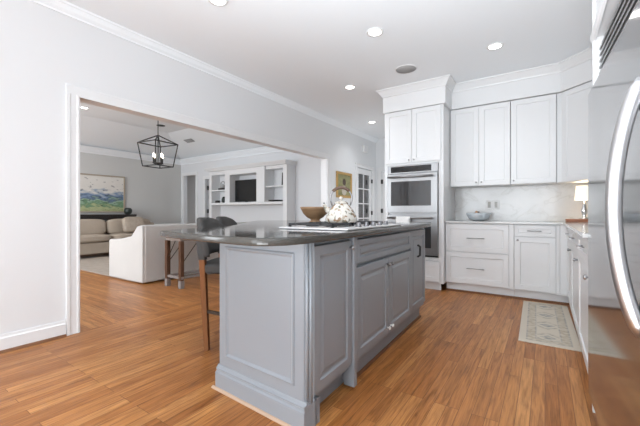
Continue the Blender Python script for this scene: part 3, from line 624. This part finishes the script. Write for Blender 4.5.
pm = MB(); pm.tube([p0+nr*.004-Z*.055, p0+nr*.026-Z*.04, p0+nr*.028+Z*.04, p0+nr*.004+Z*.055], .010, 8); pm.build('pull', 'black', d, 0, True)

# island countertop: fans out to an angled breakfast edge
ZT = .955
poly = [(-1.04, .975), (-1.42, 1.005), (-1.76, 1.05), (-1.86, 1.075), (-1.91, 1.15), (-2.02, 1.72), (-2.30, 2.09), (-2.72, 2.60), (-3.11, 3.08), (-3.14, 3.22), (-3.04, 3.36), (-2.55, 3.56),
        (-1.10, 3.50), (-.965, 3.45), (-.925, 3.34), (-.90, 2.4), (-.865, 1.24), (-.89, 1.09), (-.95, 1.0)]
def round_poly(P, it=2):
    for _ in range(it):
        Q = []
        for i in range(len(P)):
            p, q = Vector(P[i]), Vector(P[(i+1) % len(P)])
            if (q-p).length < .45: Q += [tuple(p*.75+q*.25), tuple(p*.25+q*.75)]
            else: Q += [tuple(p+(q-p).normalized()*.1), tuple(q-(q-p).normalized()*.1)]
        P = Q
    return P
poly = round_poly(poly); c0 = Vector((-1.7, 2.3))
mb = MB(); mb.prism([(p[0]-c0.x, p[1]-c0.y) for p in poly][::-1], 0, ZT-IT-.001, 'z')
single('island_countertop', mb, 'quartz', 'polished dark grey stone top of the island with rounded corners', 'countertop', (c0.x, c0.y, IT+.001), bevel=.014, seg=4)

# gas cooktop
ck = thing('cooktop', 'stainless gas cooktop with black iron grates on the island', 'cooktop', (-1.19, 2.10, ZT+.0005), math.atan2(er.y, er.x)-PI/2)
MB().box(-.25, .25, -.46, .46, 0, .012).build('tray', 'bright_steel', ck, .004)
for k in range(3):
    y0 = -.40+k*.275; g = MB(); z = .036
    for x in (-.21, .11): g.box(x-.007, x+.007, y0, y0+.26, z-.014, z)
    for y in (y0+.007, y0+.253): g.box(-.217, .117, y-.007, y+.007, z-.014, z)
    for x in (-.13, -.05, .03): g.box(x-.006, x+.006, y0, y0+.26, z-.012, z)
    g.box(-.217, .117, y0+.124, y0+.136, z-.012, z)
    for x in (-.21, .11):
        for y in (y0+.008, y0+.252): g.box(x-.008, x+.008, y-.008, y+.008, (.0125), z-.012)
    g.build('grate', 'iron', ck, .002)
for x, y, r in ((-.12, -.26, .045), (.03, -.26, .035), (-.05, 0, .055), (-.12, .28, .035), (.03, .28, .045)):
    MB().lathe([(r, .0125), (r, .018), (r*.8, .019), (r*.75, .022), (.002, .023)], (x, y, 0), 18).build('burner', 'iron', ck)
for k in range(5):
    MB().lathe([(.020, .0125), (.020, .017), (.016, .019), (.015, .036), (.012, .039), (.001, .039)], (.185, -.18+k*.12, 0), 14).build('knob', 'knob_steel', ck)
# kettle
kt = thing('kettle', 'white floral enamel tea kettle with tall arched handle on the cooktop', 'kettle', (-1.15, 1.96, ZT+.037), math.radians(34))
MB().lathe([(.094, 0), (.106, .008), (.108, .025), (.099, .055), (.083, .083), (.063, .108), (.050, .121), (.046, .126)], n=32).build('body', 'kettle', kt)
MB().lathe([(.047, .1265), (.045, .134), (.032, .143), (.010, .148)], n=24).build('lid', 'kettle', kt)
MB().lathe([(.006, .148), (.006, .156), (.014, .162), (.014, .170), (.004, .176)], n=14).build('lid_knob', 'kettle', kt)
MB().tube([(-.075, 0, .060), (-.098, 0, .088), (-.112, 0, .112), (-.117, 0, .122)], [.022, .017, .013, .013], 12).build('spout', 'kettle', kt)
h = MB(); pts = [(-.062, 0, .115), (-.072, 0, .15)]+[(-.073*math.cos(t), 0, .165+.073*math.sin(t)) for t in [PI*i/14 for i in range(15)]]+[(.072, 0, .15), (.062, 0, .115)]
h.tube(pts, .0055, 8); hh = h.build('handle', 'steel', kt)
MB().tube([(-.073*math.cos(t), 0, .165+.073*math.sin(t)) for t in [PI*(.22+.56*i/8) for i in range(9)]], .011, 10).build('grip', 'handle_brown', hh)
MB().lathe([(.004, 0), (.006, .004), (.004, .009)], (-.117, 0, .126), 8).build('whistle', 'black', kt)
# wooden bowl
wb = MB().lathe([(.066, 0), (.064, .012), (.046, .024), (.047, .036), (.085, .058), (.120, .095), (.142, .138), (.152, .160), (.146, .160), (.133, .136), (.110, .096), (.07, .066), (.002, .055)], n=36)
single('wooden_bowl', wb, 'bowl', 'brown turned wooden footed bowl on the dark island top', 'bowl', (-1.925, 2.76, ZT+.0005))

# ------------------------------------------------------------------ counter stools on the angled edge
def make_stool(loc, rz, label):
    st = thing('bar_stool', label, 'bar stool', loc, rz, None)   # faces local +x; back along y at x=0
    hw = .235
    for sy in (-1, 1):
        y = sy*(hw-.03)
        MB().hexa([(.055, y-.018, 0), (.092, y-.018, 0), (.092, y+.018, 0), (.055, y+.018, 0)], [(.016, y-.022, .70), (.062, y-.022, .70), (.062, y+.022, .70), (.016, y+.022, .70)]).build('leg', 'wood', st, .004)
        MB().hexa([(.40, y-.017, 0), (.435, y-.017, 0), (.435, y+.017, 0), (.40, y+.017, 0)], [(.375, y-.02, .575), (.42, y-.02, .575), (.42, y+.02, .575), (.375, y+.02, .575)]).build('leg', 'wood', st, .004)
        MB().bar((.06, y, .30), (.40, y, .24), .022).build('stretcher', 'strap', st)
    MB().box(.395, .42, -hw+.04, hw-.04, .19, .225).build('footrest', 'wood', st, .003)
    MB().cushion(.205, 0, .625, .44, .46, .10, .15).build('seat', 'stool', st)
    # curved upholstered back, arched top, running down over the rear legs
    vs = []; nu, nv = 16, 10; fs = []
    for side in (0, 1):
        for i in range(nu+1):
            u = -1+2*i/nu; y = u*hw*1.0
            top = 1.02-.055*abs(u)**2.4-.02*abs(u)**10; bot = .72
            cx = .075*abs(u)**2.2
            for j in range(nv+1):
                v = j/nv; z = bot+(top-bot)*v
                lean = -.055*v
                th = .028*(1-.25*abs(2*v-1)**4)
                vs.append((cx+lean+.0+(th if side else -th)+.012, y*(1-.02*v), z))
    n1 = (nu+1)*(nv+1)
    for s in (0, 1):
        for i in range(nu):
            for j in range(nv):
                q = [s*n1+i*(nv+1)+j, s*n1+(i+1)*(nv+1)+j, s*n1+(i+1)*(nv+1)+j+1, s*n1+i*(nv+1)+j+1]; fs.append(q if s else q[::-1])
    for i in range(nu):
        for j in (0, nv): fs.append([i*(nv+1)+j, (i+1)*(nv+1)+j, n1+(i+1)*(nv+1)+j, n1+i*(nv+1)+j])
    for j in range(nv):
        for i in (0, nu): fs.append([i*(nv+1)+j, i*(nv+1)+j+1, n1+i*(nv+1)+j+1, n1+i*(nv+1)+j])
    MB().add(vs, fs, True).build('backrest', 'stool', st)
    for sy in (-1, 1):
        y = sy*(hw-.03)
        MB().hexa([(.012, y-.026, .695), (.066, y-.026, .695), (.066, y+.026, .695), (.012, y+.026, .695)], [(-.006, y-.027, .86), (.046, y-.027, .86), (.046, y+.027, .86), (-.006, y+.027, .86)]).build('leg_sleeve', 'stool', st, .006)
    return st
ed = Vector((-.62, .78)).normalized(); rzs = math.atan2(.62, .78)-math.radians(8)
p1 = Vector((-2.20, 1.62))+ed*.205
st1 = make_stool((p1.x, p1.y, 0), rzs, 'charcoal upholstered bar stool nearest the camera, at the island edge')
p2 = p1+ed*.66
dup(st1, (p2.x, p2.y, 0), rzs, 'charcoal upholstered bar stool behind the nearer one, farther along the island')

# ------------------------------------------------------------------ kitchen rug
kr = MB().box(-.21, .21, -.73, .73, 0, .008)
single('kitchen_rug', kr, 'rug', 'faded cream runner rug with grey-blue medallions in front of right cabinets', 'rug', (0.012, 3.93, .0005), math.radians(2.0), bevel=.003)
bpy.data.objects['kitchen_rug'].rotation_euler[2] = math.radians(1.2)

# ------------------------------------------------------------------ ceiling fittings
def can(x, y, z, label, group, power):
    t = thing('recessed_light', label, 'ceiling light', (x, y, z), 0, group)
    MB().lathe([(.058, -.0005), (.075, -.0005), (.085, -.002), (.083, -.008), (.066, -.011), (.060, -.006)], n=28, cap=False).build('trim_ring', 'white_plastic', t)
    MB().lathe([(.001, -.0045), (.061, -.0045), (.061, -.002), (.001, -.002)], n=24).build('lens', 'lens', t)
    if power:
        l = bpy.data.lights.new('downlight', 'SPOT'); l.energy = power; l.color = (.97, .98, 1); l.spot_size = math.radians(130); l.spot_blend = .8; l.shadow_soft_size = .06
        o = bpy.data.objects.new('downlight', l); C.objects.link(o); o.parent = t; o.location = (0, 0, -.02)
G = 'recessed kitchen ceiling lights'
can(-2.28, 1.84, CEIL, 'recessed ceiling light cut by the top edge of the photo', G, 17)
can(-1.397, 3.042, CEIL, 'round recessed ceiling light left of the grey speaker and nearer the camera', G, 17)
can(-.445, 4.02, CEIL, 'round recessed ceiling light in front of the wall cabinets, rightmost one', G, 17)
can(-2.305, 4.175, CEIL, 'recessed ceiling light between the wide opening and the oven cabinet', G, 17)
can(-2.835, 6.033, CEIL, 'small far recessed ceiling light over the back hall', G, 15)
can(-7.9, 2.98, 3.23, 'recessed ceiling light in the living room beside the opening casing', None, 60)
sp = thing('ceiling_speaker', 'round grey in-ceiling speaker in front of the oven cabinet', 'speaker', (-1.437, 4.042, CEIL))
MB().lathe([(.122, -.0005), (.13, -.001), (.129, -.006), (.122, -.007)], n=28, cap=False).build('rim', 'white_plastic', sp)
MB().lathe([(.001, -.006), (.123, -.005), (.123, -.001), (.001, -.001)], n=28).build('grille', 'grey_grille', sp)
cs = MB().lathe([(.001, -.012), (.085, -.010), (.10, -.004), (.10, -.0005), (.001, -.0005)], n=24)
single('ceiling_sensor', cs, 'black', 'dark round fitting on the living room ceiling behind the lantern rod', 'ceiling fitting', (-7.94, 4.66, zt))
# slot vent on the slope over the media wall
vy = 5.62; sl = (zt-LZ)/s_; vz = LZ+(LY-vy)*sl
vt = thing('ceiling_vent', 'small grey slotted vent on the sloped living room ceiling', 'vent', (-8.17, vy, vz-.004)); vt.rotation_euler = (-math.atan(sl), 0, 0)
MB().box(-.17, .17, -.07, .07, -.010, 0).build('frame', 'vent', vt, .002)
for k in range(4): MB().box(-.15, .15, -.05+k*.028, -.035+k*.028, -.014, -.010).build('slat', 'grey_grille', vt)

# door chime box high on the hall wall
dc = thing('door_chime', 'small white chime box high on the wall beyond the french door', 'door chime', (XL+.0005, 6.86, 2.50))
MB().box(0, .05, -.10, .10, -.07, .08).build('cover', 'white_plastic', dc, .006)
MB().box(.05, .054, -.07, .07, -.05, .06).build('grille', 'trim', dc, .002)
# small framed picture on the wall before the french door
fp = thing('framed_picture', 'small gold-framed green picture hung beside the french door', 'picture', (XL+.0005, 5.93, 1.62))
mb = MB(); w, h, f = .31, .26, .05
for y0, y1, z0, z1 in ((-w, w, h-f, h), (-w, w, -h, -h+f), (-w, -w+f, -h+f, h-f), (w-f, w, -h+f, h-f)): mb.box(0, .03, y0, y1, z0, z1)
mb.build('frame', 'gold', fp, .008)
MB().box(0, .012, -w+f, w-f, -h+f, h-f).build('canvas', 'mat_board', fp)
MB().lathe([(.07, 0), (.068, .001), (.001, .0015)], (.0121, .0, .06), 18, (1, 0, 0)).build('dark_figure', 'figure', fp)
MB().lathe([(.10, 0), (.098, .001), (.001, .0015)], (.0121, -.0, -.11), 18, (1, 0, 0)).build('pale_figure', 'figure2', fp)

# ------------------------------------------------------------------ living room
# white slipcovered sofa seen from behind its near arm (faces -x)
ws = thing('sofa', 'white slipcovered sofa with its back to the kitchen', 'sofa', (-4.88, 2.585, 0))
LS = 2.15; DP = 1.04
arm = [(-.012, .02), (-DP, .02), (-DP, .60), (-DP+.02, .625), (-DP+.32, .635), (-.33, .70), (-.25, .77), (-.16, .852), (-.05, .868), (-.012, .858)]
for y0, y1 in ((0, .20), (LS-.20, LS)):
    MB().prism(arm[::-1], y0, y1, 'y').build('arm', 'white_fab', ws, .025, seg=3)
MB().prism([(-.23, .02), (0, .02), (0, .86), (-.05, .875), (-.15, .865), (-.23, .80)][::-1], .035, LS-.035, 'y').build('back', 'white_fab', ws, .02, seg=3)
MB().box(-DP+.03, -.24, .205, LS-.205, .02, .40).build('skirt', 'white_fab', ws, .02)
for k in range(2):
    w = (LS-.42)/2
    MB().cushion(-.62, .21+w*(k+.5), .475, .76, w-.01, .17, .2).build('seat_cushion', 'white_fab', ws)
    MB().cushion(-.33, .21+w*(k+.5), .68, .20, w-.02, .38, .2).build('back_cushion', 'white_fab', ws)
# rustic narrow table behind the white sofa
rt = thing('console_table', 'rustic weathered wood console table behind the white sofa', 'table', (-4.36, 2.70, 0))
mb = MB(); 
for k in range(3): mb.box(-.225+k*.152, -.225+k*.152+.148, 0, 1.75, .735, .790)
mb.build('tabletop', 'rustic', rt, .006)
MB().box(-.17, .17, .04, 1.71, .66, .734).build('apron', 'rustic', rt, .004)
for y in (.06, 1.69):
    for x in (-.165, .165):
        l = MB().box(x-.028, x+.028, y-.028, y+.028, 0, .66).build('leg', 'rustic_leg', rt, .006)
        MB().box(x-.030, x+.030, y-.030, y+.030, .0005, .11).build('foot_wrap', 'rustic_foot', l, .004)
    MB().box(-.20, .20, y-.02, y+.02, .13, .165).build('stretcher', 'rustic_foot', rt, .003)
for x in (-.165, .165): MB().box(x-.018, x+.018, .09, 1.66, .13, .16).build('stretcher', 'rustic_foot', rt, .003)
for x in (-.165, .165):
    for y0, y1 in ((.085, .34), (1.665, 1.41)): MB().tube([(x, y0, .36), (x, y1, .66)], .006, 8).build('brace', 'strap', rt)
MB().tube([(-.16, .06, .40), (.02, .06, .655)], .006, 8).build('brace', 'strap', rt)
# beige sofa along the grey wall
bs = thing('sofa', 'beige linen sofa under the landscape painting', 'sofa', (-9.30, 2.55, 0))
LB = 2.65
MB().box(.02, .66, .01, LB-.01, .10, .36).build('base', 'beige_fab', bs, .02)
MB().prism([(0, .10), (.18, .10), (.16, .74), (.13, .78), (.04, .78), (0, .74)], .02, LB-.02, 'y').build('back', 'beige_fab', bs, .03)
for y0, y1 in ((0, .20), (LB-.20, LB)): MB().box(.01, .70, y0, y1, .06, .60).build('arm', 'beige_fab', bs, .05, seg=3)
for x in (.05, .62):
    for y in (.05, LB-.05): MB().box(x-.03, x+.03, y-.03, y+.03, 0.009, .10).build('foot', 'espresso', bs)
for k in range(2):
    w = (LB-.42)/2; y = .21+w*(k+.5)
    MB().cushion(.45, y, .45, .52, w-.01, .19, .15).build('seat_cushion', 'beige_fab', bs)
    MB().cushion(.26, y, .70, .24, w-.02, .40, .2, Matrix.Rotation(-.12, 3, 'Y')).build('back_cushion', 'beige_fab', bs)
pw = MB().cushion(0, 0, 0, .16, .52, .40, .3, Matrix.Rotation(-.28, 3, 'Y'))
single('throw_pillow', pw, 'beige2', 'tan throw pillow leaning at right end of the beige sofa', 'pillow', (-8.74, 4.40, .75))
# dark console behind the beige sofa, pot, painting
dk = thing('sofa_table', 'dark espresso narrow table against the wall below the painting', 'table', (-9.50, 3.0, 0))
MB().box(-.17, .17, 0, 1.78, .955, 1.01).build('tabletop', 'espresso', dk, .004)
for x in (-.14, .14):
    for y in (.04, 1.74): MB().box(x-.02, x+.02, y-.02, y+.02, 0, .955).build('leg', 'espresso', dk)
MB().box(-.14, .14, .05, 1.73, .87, .954).build('apron', 'espresso', dk)
single('round_pot', MB().lathe([(.05, 0), (.085, .02), (.105, .08), (.10, .13), (.075, .165), (.06, .175), (.055, .165), (.08, .12), (.002, .05)], n=24), 'pot', 'dark round pot on the espresso table beside the painting', 'pot', (-9.48, 4.62, 1.0105))
ap = thing('landscape_painting', 'large loose landscape painting in pale wood frame on the grey wall', 'painting', (LX+.0005, 3.99, 1.555))
mb = MB(); w, h, f = .64, .495, .035
for y0, y1, z0, z1 in ((-w, w, h-f, h), (-w, w, -h, -h+f), (-w, -w+f, -h+f, h-f), (w-f, w, -h+f, h-f)): mb.box(0, .045, y0, y1, z0, z1)
mb.build('frame', 'art_frame', ap, .003)
MB().box(0, .025, -w+f, w-f, -h+f, h-f).build('canvas', landscape_mat(-w, w, -h, h), ap)
# living room rug
single('area_rug', MB().box(-1.9, 1.9, -1.5, 1.5, 0, .008), 'jute', 'pale beige wool area rug under the two sofas', 'rug', (-7.05, 4.12, .0005), bevel=.003)
# built-in media shelves
MX0, MX1, MF = -7.87, -5.03, 6.05
bi = thing('media_shelves', 'white built-in media unit with open side shelves around the television', 'shelves', (-6.45, 6.2, 0))
mb = MB(); zb, ztop = 1.325, 2.18
mb.box(MX0, MX0+.10, MF, LY-.003, .001, 2.20); mb.box(MX1-.12, MX1, MF, LY-.003, .001, 2.20)
mb.box(-7.15, -6.96, MF-.05, LY-.003, zb, 2.20); mb.box(-5.975, -5.70, MF-.05, LY-.003, zb, 2.20)
mb.box(MX0+.10, -7.15, MF, LY-.003, 2.10, 2.20); mb.box(-6.96, -5.975, MF-.05, LY-.003, 2.06, 2.20); mb.box(-5.70, MX1-.12, MF, LY-.003, 2.12, 2.20)
mb.build('frame', 'trim', bi, .003, True)
MB().box(MX0+.10, MX1-.12, LY-.02, LY-.003, zb, 2.20).build('back_panel', 'pale_wall', bi, 0, True)
MB().prism([(MX0+.1, MF-.02), (-7.22, MF-.02), (-7.12, MF-.09), (-5.90, MF-.09), (-5.80, MF-.02), (MX1-.12, MF-.02), (MX1-.12, LY-.003), (MX0+.1, LY-.003)], zb-.06, zb, 'z').build('shelf', 'trim', bi, .003, True)
MB().box(-5.70, MX1-.12, MF+.02, LY-.02, 1.685, 1.715).build('shelf', 'trim', bi, .002, True)
MB().box(MX0+.1, -7.15, MF+.02, LY-.02, 1.655, 1.685).build('shelf', 'trim', bi, .002, True)
sweep([(MX0-.0, LY-.004), (MX0, MF-.055), (MX1, MF-.055), (MX1, LY-.004)], [(0, 2.201), (.02, 2.205), (.03, 2.23), (.06, 2.27), (.07, 2.29), (-.1, 2.29), (-.1, 2.201)]).build('cornice', 'trim', bi, 0, True)
MB().box(MX0+.01, MX1-.01, MF-.045, LY-.004, 2.202, 2.285).build('top_board', 'trim', bi, 0, True)
tv = thing('television', 'black flat television in the white built-in unit', 'television', (-6.545, 6.20, zb+.001))
MB().box(-.405, .405, -.02, .02, .03, .60).build('bezel', 'black', tv, .004)
MB().box(-.39, .39, -.0235, -.0202, .045, .585).build('screen', 'tv', tv)
MB().box(-.20, .20, -.09, .07, .0, .012).build('stand_base', 'black', tv, .003); MB().box(-.04, .04, .0, .02, .012, .06).build('stand_neck', 'black', tv)
# ornaments on the shelves
def orb(name, label, cat, x, y, z, prof, m): single(name, MB().lathe(prof, n=18), m, label, cat, (x, y, z))
orb('small_vase', 'small dark vase on lower left shelf of the media unit', 'vase', -7.36, 6.15, zb+.001, [(.04, 0), (.06, .03), (.068, .10), (.045, .15), (.035, .17)], 'pot')
single('keepsake_box', MB().box(-.06, .06, -.04, .04, 0, .07), 'espresso', 'tiny dark box beside the small vase on lower left shelf', 'box', (-7.63, 6.15, zb+.001), bevel=.006)
sd = thing('ship_model', 'dark ornament with arched frame on the upper left shelf', 'ornament', (-7.42, 6.16, 1.686))
MB().box(-.14, .14, -.05, .05, 0, .05).build('base', 'espresso', sd, .006)
MB().tube([(-.11*math.cos(PI*i/12), 0, .05+.19*math.sin(PI*i/12)) for i in range(13)], .014, 8).build('arch', 'grey_grille', sd)
MB().lathe([(.07, 0), (.075, .04), (.06, .09), (.02, .11)], (0, 0, .051), 16).build('orb', 'grey_grille', sd)
sd.name = 'arched_ornament'
single('black_tray', MB().lathe([(.10, 0), (.17, .012), (.19, .04), (.18, .04), (.15, .018), (.002, .012)], n=24), 'black', 'flat black dish on lower right shelf of the media unit', 'dish', (-5.47, 6.16, zb+.001))
single('shelf_sculpture', MB().hexa([(-.02, -.03, 0), (.02, -.03, 0), (.02, .03, 0), (-.02, .03, 0)], [(-.012, -.02, .30), (.012, -.02, .30), (.012, .02, .30), (-.012, .02, .30)]), 'espresso', 'slim dark upright ornament at right end of the upper right shelf', 'ornament', (-5.21, 6.12, 1.716), bevel=.004)
# lantern chandelier
ch = thing('lantern_chandelier', 'black open-frame lantern chandelier hanging in the living room', 'chandelier', (-5.40, 3.12, zt), math.radians(8))
Zr, Zs, Zbm = 2.36-zt, 2.22-zt, 1.835-zt   # apex, shoulder, bottom
MB().lathe([(.065, -.001), (.065, -.02), (.02, -.03), (.001, -.03)], n=20).build('canopy', 'black', ch)
MB().tube([(0, 0, -.03), (0, 0, Zr)], .007, 8).build('rod', 'black', ch)
a1, a2 = .218, .165; w = .016
cg = MB()
sq = lambda a, z: [(a, a, z), (-a, a, z), (-a, -a, z), (a, -a, z)]
for i in range(4):
    p, q = sq(a1, Zs), sq(a2, Zbm); j = (i+1) % 4
    cg.bar(p[i], p[j], w); cg.bar(q[i], q[j], w); cg.bar(p[i], q[i], w); cg.bar(p[i], (0, 0, Zr), w)
cg.build('cage', 'black', ch)
MB().tube([(0, 0, Zr), (0, 0, Zbm+.06)], .009, 8).build('stem', 'black', ch)
MB().lathe([(.02, Zbm+.03), (.045, Zbm+.045), (.045, Zbm+.055), (.012, Zbm+.07)], n=14).build('hub', 'black', ch)
for i in range(4):
    an = PI/2*i; x, y = .085*math.cos(an), .085*math.sin(an)
    MB().tube([(0, 0, Zbm+.05), (x*.6, y*.6, Zbm+.035), (x, y, Zbm+.05)], .006, 6).build('arm', 'black', ch)
    cn = MB().lathe([(.022, Zbm+.05), (.022, Zbm+.055), (.012, Zbm+.06), (.012, Zbm+.15), (.001, Zbm+.15)], (x, y, 0), 12).build('candle_sleeve', 'black', ch)
    MB().lathe([(.009, Zbm+.151), (.015, Zbm+.168), (.016, Zbm+.182), (.009, Zbm+.205), (.001, Zbm+.218)], (x, y, 0), 12).build('bulb', 'bulb', cn)
